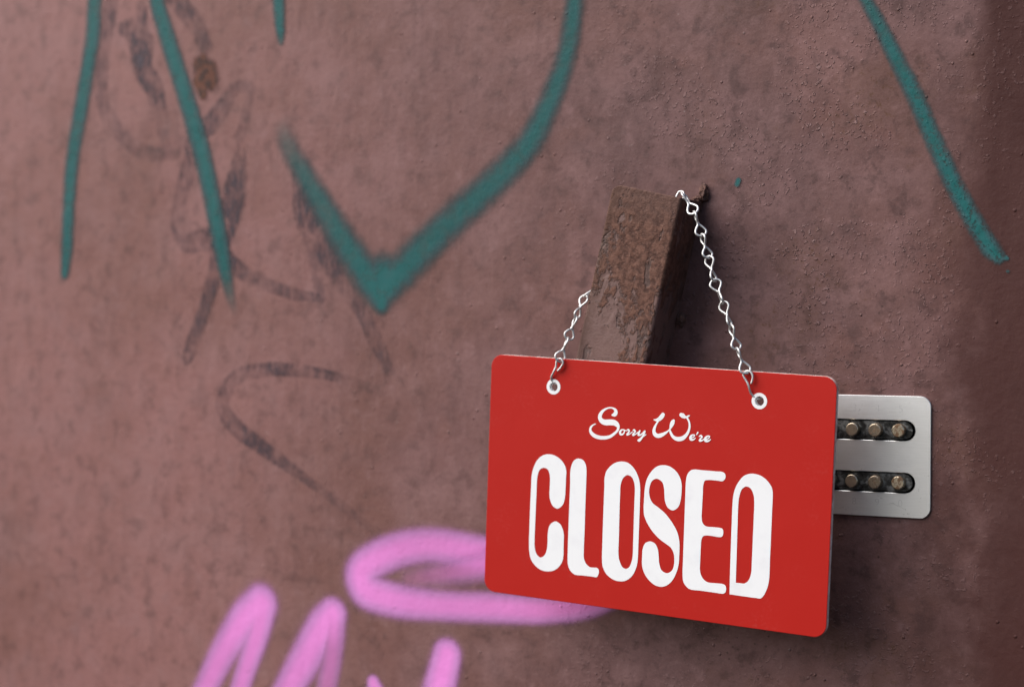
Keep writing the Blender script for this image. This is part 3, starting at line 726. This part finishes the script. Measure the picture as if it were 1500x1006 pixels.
# ---------------------------------------------------------------- rusty angle bracket
bax = Vector(BRACKET['axis']); brt = Vector((bax.z, 0, -bax.x))
bw, bd = BRACKET['width'], BRACKET['depth']
bmat = Matrix((
    (brt.x, 0, bax.x, BRACKET['top_right'][0]),
    (brt.y, 1, bax.y, 0.0),
    (brt.z, 0, bax.z, BRACKET['top_right'][2]),
    (0, 0, 0, 1)))
bracket = thing('angle_bracket', 'rusty brown steel angle bracket standing off the graffitied wall above the red sign', 'bracket', bmat)
def build_bracket():
    LEN, TH_, R_ = 0.185, 0.0036, 0.0022
    prof = []           # (x, y, ruggedness)
    def seg(a, b, n, g):
        for i in range(n):
            t = i / n
            prof.append((a[0] + (b[0] - a[0]) * t, a[1] + (b[1] - a[1]) * t, g))
    def arc(cx, cy, r, a0, a1, n, g):
        for i in range(n):
            t = math.radians(a0 + (a1 - a0) * i / n)
            prof.append((cx + r * math.cos(t), cy + r * math.sin(t), g))
    seg((-bw, -bd + TH_), (-bw, -bd + 0.0015), 3, 0.3)
    arc(-bw + 0.0015, -bd + 0.0015, 0.0015, 180, 270, 4, 0.5)
    seg((-bw + 0.0015, -bd), (-R_, -bd), 64, 1.0)
    arc(-R_, -bd + R_, R_, 270, 360, 6, 0.6)
    seg((0.0, -bd + R_), (-0.0036, 0.001), 24, 0.5)
    seg((-0.0036, 0.001), (-0.0036 - TH_, 0.001), 2, 0)
    seg((-0.0036 - TH_, 0.001), (-TH_, -bd + TH_), 10, 0)
    seg((-TH_, -bd + TH_), (-bw, -bd + TH_), 20, 0)
    n = len(prof)
    rows = 190
    rc = 0.0078
    verts, faces = [], []
    for r in range(rows + 1):
        t = r / rows
        for i, (x, y, g) in enumerate(prof):
            top = 0.0
            if x < -bw + rc:
                q = rc - max(0.0, x + bw)
                top = -(rc - math.sqrt(max(0.0, rc * rc - q * q)))
            top += 0.00008 * (noise.noise((x * 90, y * 60, 4.0)))
            z = -LEN + (top + LEN) * t
            # outward normal of the two outer faces only
            dx = dy = 0.0
            if g > 0:
                a = noise.fractal((x * 150, y * 150, z * 105), 0.8, 2.1, 4)
                fl = max(0.0, noise.noise((x * 60 + 3, y * 60, z * 38)) + 0.10 + (0.15 if z > -0.085 else -0.12))
                edge_ = min(1.0, (x + bw) / 0.006, max(0.0, -x) / 0.004 + (0.3 if x > -0.0038 else 0.0), (top - z + 0.0001) / 0.006)
                amp = (0.00005 + 0.00034 * min(1.0, fl * 2.2)) * a * g * max(0.12, edge_)
                if y < -bd + 0.0005:
                    dy = -amp
                elif x > -0.004 and g == 0.5:
                    dx = amp * 0.6
                else:
                    dx = -amp * 0.4 if x < -bw / 2 else amp * 0.4
            verts.append((x + dx, y + dy, z))
    for r in range(rows):
        for i in range(n):
            j = (i + 1) % n
            faces.append((r * n + i, r * n + j, (r + 1) * n + j, (r + 1) * n + i))
    faces.append(tuple(rows * n + i for i in range(n)))
    faces.append(tuple(i for i in range(n))[::-1])
    o = link_mesh('angle_iron', verts, faces, M_rust, bracket, smooth=True)
    o.data.polygons[-1].use_smooth = o.data.polygons[-2].use_smooth = False
    return o
build_bracket()
def blob(name, c, s, seed, parent, mat, world=True):
    bm = bmesh.new()
    bmesh.ops.create_icosphere(bm, subdivisions=4, radius=1.0)
    for v in bm.verts:
        d = v.co.normalized()
        k_ = 1 + 0.42 * noise.fractal(d * 1.9 + Vector((seed, seed * 2, 0)), 0.9, 2.0, 3)
        v.co = Vector((d.x * s[0], d.y * s[1], d.z * s[2])) * k_
    me = bpy.data.meshes.new(name)
    bm.to_mesh(me); bm.free()
    me.materials.append(mat)
    for p in me.polygons:
        p.use_smooth = True
    o = bpy.data.objects.new(name, me); COL.objects.link(o)
    o.parent = parent
    o.matrix_parent_inverse = parent.matrix_world.inverted()
    o.location = c
    return o
bpy.context.view_layer.update()
blob('weld_bead', (WELDS[0][0] - 0.0005, -0.0015, WELDS[0][2] + 0.001), (0.0030, 0.0045, 0.0058), 3.3, bracket, M_rust)
blob('weld_bead', (WELDS[0][0] - 0.005, -0.002, WELDS[0][2] - 0.004), (0.0042, 0.004, 0.0025), 1.3, bracket, M_rust)
blob('weld_bead', (WELDS[1][0], -0.0005, WELDS[1][2]), (0.0035, 0.0030, 0.0045), 5.1, bracket, M_rust)

# ---------------------------------------------------------------- sign
sx, su, sn = Vector(SIGN['x']), Vector(SIGN['up']), Vector(SIGN['n'])
sc_ = Vector(SIGN['center'])
smat = Matrix(((sx.x, su.x, sn.x, sc_.x), (sx.y, su.y, sn.y, sc_.y), (sx.z, su.z, sn.z, sc_.z), (0, 0, 0, 1)))
sign = thing('closed_sign', 'red sign reading Sorry We\'re CLOSED hanging on a thin chain', 'sign', smat)
w2, h2 = SIGN['w'] / 2, SIGN['h'] / 2
HR = 0.0032
loops = [rrect(-w2, -h2, w2, h2, 0.0088, 12)] + [circle(hx, hy, HR, 40, True) for hx, hy in HOLES]
pv, pf, pm = prism(loops, -0.0040, 0.0, 0.0003)
link_mesh('sign_panel', pv, pf, [M_red, M_core], sign, mat_idx=pm)
for hx, hy in HOLES:
    v_, f_ = [], []
    flat([circle(hx, hy, 0.0053, 48), circle(hx, hy, HR + 0.0003, 48, True)], 0.00012, v_, f_)
    # white liner of the drilled hole
    b_ = len(v_); n_ = 48
    ring = circle(hx, hy, HR - 0.00005, n_)
    v_ += [(x, y, 0.00012) for x, y in ring] + [(x, y, -0.0041) for x, y in ring]
    for i in range(n_):
        j = (i + 1) % n_
        f_.append((b_ + i, b_ + j, b_ + n_ + j, b_ + n_ + i))
    o_ = len(v_)
    ring2 = circle(hx, hy, HR + 0.0003, n_)
    v_ += [(x, y, 0.00012) for x, y in ring2]
    for i in range(n_):
        j = (i + 1) % n_
        f_.append((o_ + i, o_ + j, b_ + j, b_ + i))
    link_mesh('hole_rim', v_, f_, M_white, sign)
v_, f_ = [], []
for ch in 'CLOSED':
    flat([outline(lp) for lp in CLOSED[ch]], 0.00012, v_, f_)
lt = link_mesh('lettering', v_, f_, M_white, sign)
lt['label'] = 'large rounded white capitals reading CLOSED'
def stroke_mesh(strokes, d0):
    v_, f_ = [], []
    for q, s in enumerate(strokes):
        c = catmull([(p[0], p[1], 0.0, p[2]) for p in s], 6)
        pts = [Vector((p[0], p[1])) for p in c]; rad = [max(p[3], 0.00012) for p in c]
        lft, rgt = [], []
        n = len(pts)
        for i in range(n):
            t = (pts[min(i + 1, n - 1)] - pts[max(i - 1, 0)]).normalized()
            nn = Vector((-t.y, t.x))
            lft.append(pts[i] + nn * rad[i]); rgt.append(pts[i] - nn * rad[i])
        base = len(v_)
        # every short piece sits a hair above the last, so crossings never share a plane
        for i in range(n):
            d = d0 + q * 0.000030 + i * 0.0000002
            v_ += [(*lft[i], d), (*rgt[i], d)]
        for i in range(n - 1):
            a = base + 2 * i
            f_.append((a + 1, a + 3, a + 2, a))
        for e, i in ((0, 0), (1, n - 1)):
            d = d0 + q * 0.000030 + 0.000012 * (1 + e)
            cb = len(v_)
            v_ += [(x, y, d) for x, y in circle(pts[i].x, pts[i].y, rad[i], 18)]
            f_.append(tuple(range(cb, cb + 18)))
    return v_, f_
for txt, st in (('Sorry', SORRY), ("We're", WERE)):
    v_, f_ = stroke_mesh(st, 0.00010)
    o = link_mesh('lettering', v_, f_, M_white, sign)
    o['label'] = 'small white script word reading ' + txt

# ---------------------------------------------------------------- chain
chain = thing('hanging_chain', 'thin silver jack chain looped over the rusty bracket and hooked into the red sign', 'chain', loc=CHAIN_TOP)
WR = 0.00074
PITCH = 0.0163
def link_shape():
    H = PITCH / 2 + WR * 0.95
    Wd = 0.0037
    A = []
    # bottom loop in the x-z plane, then the top loop in the y-z plane
    bot = [(0.0009, 0.0006), (-0.0010, -0.0010), (-0.0026, -0.0032), (-Wd, -0.0056), (-0.0027, -H + 0.0012), (0.0, -H), (0.0027, -H + 0.0012), (Wd, -0.0056), (0.0025, -0.0030), (0.0008, -0.0010)]
    pts = [Vector((x, -0.0004 if i < 5 else 0.0004, z)) for i, (x, z) in enumerate(bot)]
    top = [(0.0010, 0.0012), (0.0026, 0.0032), (Wd, 0.0056), (0.0027, H - 0.0012), (0.0, H), (-0.0027, H - 0.0012), (-Wd, 0.0056), (-0.0025, 0.0030), (-0.0010, 0.0012), (-0.0002, -0.0002)]
    pts += [Vector((0.0004 if i < 5 else -0.0004, y, z)) for i, (y, z) in enumerate(top)]
    return [Vector(p[:3]) for p in catmull(pts, 6)]
lv, lf = tube(link_shape(), WR, 10)
LINK_ME = None
def place_link(a, b, ang):
    global LINK_ME
    a, b = Vector(a), Vector(b)
    if LINK_ME is None:
        o = link_mesh('chain_link', lv, lf, M_chain, None, smooth=True)
        LINK_ME = o
    else:
        o = LINK_ME.copy()
        COL.objects.link(o)
    up = (a - b); L = up.length; up.normalize()        # a upper end, b lower end
    view = Vector((0.45, -0.9, 0)).normalized()
    e1 = view.cross(up); 
    e1 = (up.cross(view)).normalized() if e1.length < 1e-6 else e1.normalized()
    e2 = up.cross(e1).normalized()
    c, s = math.cos(math.radians(ang)), math.sin(math.radians(ang))
    x = e1 * c + e2 * s
    y = up.cross(x)
    k_ = L / PITCH
    mid = (a + b) / 2
    m = Matrix(((x.x, y.x, up.x * k_, mid.x), (x.y, y.y, up.y * k_, mid.y), (x.z, y.z, up.z * k_, mid.z), (0, 0, 0, 1)))
    o.parent = chain
    o.matrix_parent_inverse = Matrix.Identity(4)
    o.matrix_basis = Matrix.Translation(-Vector(CHAIN_TOP)) @ m
jr = [Vector(p) for p in CHAIN_RIGHT] + [Vector(CHAIN_TOP)]
for i, ang in enumerate((10, 25, 60, 86, 52, 24, 8, -14)):
    place_link(jr[i + 1], jr[i], ang)
jl = [Vector(p) for p in CHAIN_LEFT]
for i, ang in enumerate((12, 20, 50)):
    place_link(jl[i + 1], jl[i], ang)
top = Vector(CHAIN_TOP)
h1 = top + Vector((-0.0130, 0.0010, -0.0085))
place_link(h1, top, 35)
end = jl[-1]
N_H = max(1, round((h1 - end).length / PITCH))
prev = h1
for i in range(1, N_H + 1):
    t = i / N_H
    p = h1.lerp(end, t) + Vector((0, 0.001, -0.004)) * math.sin(math.pi * t)
    place_link(prev, p, 20 + 47 * i)
    prev = p
for hk in HOOKS:
    path = [Vector(p) for p in catmull([(p[0], p[1], p[2]) for p in hk], 6)]
    v_, f_ = tube([p - Vector(CHAIN_TOP) for p in path], WR, 10)
    o = link_mesh('hook', v_, f_, M_chain, chain, smooth=True)

# ---------------------------------------------------------------- push-button code lock
LXR, LXL = LOCK['right'], -0.3801
LXC = (LXR + LXL) / 2
lw2, lh2 = (LXR - LXL) / 2, (LOCK['top'] - LOCK['bottom']) / 2
lock = thing('code_lock', 'stainless steel push-button lock plate half hidden behind the red sign', 'door lock',
             Matrix.Translation((LXC, 0, LZC)) @ Matrix.Rotation(math.radians(LOCK_ROLL), 4, 'Y') @ Matrix.Rotation(math.radians(90), 4, 'X'))
# lock space: x right, y up, z out of the wall
BX = [-0.3601 + 0.01545 * i - LXC for i in range(5)]
RZ = (0.01715, -0.01715)
SX0, SX1 = -0.3696 - LXC, -0.2876 - LXC
def stadium(x0, x1, yc, r, cw=False):
    out = []
    for cx, a in ((x1 - r, -90), (x0 + r, 90)):
        for i in range(17):
            t = math.radians(a + 180 * i / 16)
            out.append((cx + r * math.cos(t), yc + r * math.sin(t)))
    return out[::-1] if cw else out
pl, pfc, pmi = prism([rrect(-lw2, -lh2, lw2, lh2, 0.0072, 12)] + [stadium(SX0, SX1, z, 0.0067, True) for z in RZ], 0.0002, 0.0018, 0.0003)
link_mesh('lock_plate', pl, pfc, [M_plate, M_plate], lock, mat_idx=pmi)
# case sunk into the wall behind the plate
cx0, cx1, cy = LX0 - LXC + 0.001, LX1 - LXC - 0.001, 0.0295
cv = [(cx0, -cy, 0.0001), (cx1, -cy, 0.0001), (cx1, cy, 0.0001), (cx0, cy, 0.0001), (cx0, -cy, -0.012), (cx1, -cy, -0.012), (cx1, cy, -0.012), (cx0, cy, -0.012)]
link_mesh('lock_case', cv, [(4, 5, 6, 7), (0, 1, 5, 4), (1, 2, 6, 5), (2, 3, 7, 6), (3, 0, 4, 7)], M_void, lock)
for z in RZ:
    v_, f_, m_ = prism([stadium(SX0 + 0.0016, SX1 - 0.0020, z + 0.0002, 0.0060)], -0.006, 0.0006, 0.0003)
    link_mesh('button_guide', v_, f_, [M_grease, M_grease], lock)
def button_mesh():
    R_, prof = 0.0044, []
    prof = [(0.0, 0.0049), (0.0037, 0.00488), (0.0041, 0.00475), (0.0043, 0.0044), (0.0044, 0.0039), (0.0044, 0.0012), (0.0046, 0.0009), (0.0046, 0.0003)]
    n = 36
    v_, f_ = [(0, 0, prof[0][1])], []
    for r, z in prof[1:]:
        v_ += [(r * math.cos(2 * math.pi * i / n), r * math.sin(2 * math.pi * i / n), z) for i in range(n)]
    for i in range(n):
        f_.append((0, 1 + i, 1 + (i + 1) % n))
    for q in range(len(prof) - 2):
        for i in range(n):
            a, b = 1 + q * n + i, 1 + q * n + (i + 1) % n
            f_.append((a, a + n, b + n, b))
    return v_, f_
bv, bf = button_mesh()
protos = [None, None, None]
for z in RZ:
    for i, bx in enumerate(BX):
        kind = (0, 0, 0, 1, 2)[i]
        if protos[kind] is None:
            o = link_mesh('button', bv, bf, M_btn[kind], lock, smooth=True)
            protos[kind] = o
            for p_ in list(o.data.polygons)[:36]:
                p_.use_smooth = False
        else:
            o = protos[kind].copy(); COL.objects.link(o)
        o.location = (bx, z, 0.0002)
        o.rotation_euler = (random.uniform(-.03, .03), random.uniform(-.03, .03), random.uniform(0, 6.28))
# worn engraved numerals
def numeral(ch, x, y, size):
    cu = bpy.data.curves.new('numeral', 'FONT')
    cu.body = ch; cu.size = size; cu.align_x = 'CENTER'; cu.align_y = 'CENTER'; cu.offset = -0.0002
    to = bpy.data.objects.new('numeral', cu)
    COL.objects.link(to)
    bpy.context.view_layer.update()
    me = bpy.data.meshes.new_from_object(to.evaluated_get(bpy.context.evaluated_depsgraph_get()))
    COL.objects.unlink(to); bpy.data.objects.remove(to)
    me.name = 'numeral'
    me.materials.clear(); me.materials.append(M_engr)
    o = bpy.data.objects.new('numeral', me); COL.objects.link(o)
    o.parent = lock
    o.location = (x, y, 0.00184)
for ch, bx in zip('12345', BX):
    numeral(ch, bx + 0.001, RZ[0] + 0.0142, 0.0068)
for ch, bx in zip('67890', BX):
    numeral(ch, bx + 0.001, RZ[1] - 0.0136, 0.0068)

# ---------------------------------------------------------------- camera
cam = bpy.data.cameras.new('camera')
cam.sensor_width = 36.0
cam.lens = 60.0
cam.clip_start = 0.05
cam.clip_end = 100.0
cam.dof.use_dof = True
cam.dof.focus_distance = 1.135
cam.dof.aperture_fstop = 3.4
cam.dof.aperture_blades = 9
co = bpy.data.objects.new('camera', cam)
COL.objects.link(co)
co.location = CAM[0]
co.rotation_euler = (math.radians(90), 0, math.radians(CAM[1]))
scene.camera = co

# ---------------------------------------------------------------- light: hazy daylight from the upper left
SUN_EL, SUN_AZ = math.radians(SUN[0]), math.radians(SUN[1])     # azimuth from straight in front of the wall towards the left
to_sun = Vector((-math.sin(SUN_AZ) * math.cos(SUN_EL), -math.cos(SUN_AZ) * math.cos(SUN_EL), math.sin(SUN_EL)))
world = bpy.data.worlds.new('World')
scene.world = world
world.use_nodes = True
wt = world.node_tree
wt.nodes.clear()
sky = wt.nodes.new('ShaderNodeTexSky')
sky.sky_type = 'NISHITA'
sky.sun_disc = False
sky.sun_elevation = SUN_EL
sky.sun_rotation = math.atan2(to_sun.x, to_sun.y)
sky.air_density = 1.0; sky.dust_density = 3.0; sky.ozone_density = 1.0
bg = wt.nodes.new('ShaderNodeBackground')
bg.inputs['Strength'].default_value = SKY
wo = wt.nodes.new('ShaderNodeOutputWorld')
wt.links.new(sky.outputs[0], bg.inputs[0]); wt.links.new(bg.outputs[0], wo.inputs[0])
sl = bpy.data.lights.new('sun', 'SUN')
sl.energy = SUN[2]
sl.angle = math.radians(SUN[3])
sl.color = (1.0, 0.975, 0.945)
so = bpy.data.objects.new('sun', sl)
COL.objects.link(so)
so.location = (-2, -3, 4)
so.rotation_euler = (-to_sun).to_track_quat('-Z', 'Y').to_euler()

vs_ = scene.view_settings
scene.display_settings.display_device = 'sRGB'
vs_.view_transform = 'Standard'
vs_.look = 'None'
vs_.gamma = 1.0
vs_.exposure = EXPOSURE
vs_.use_curve_mapping = False
scene.cycles.use_denoising = True
scene.cycles.transparent_max_bounces = 24
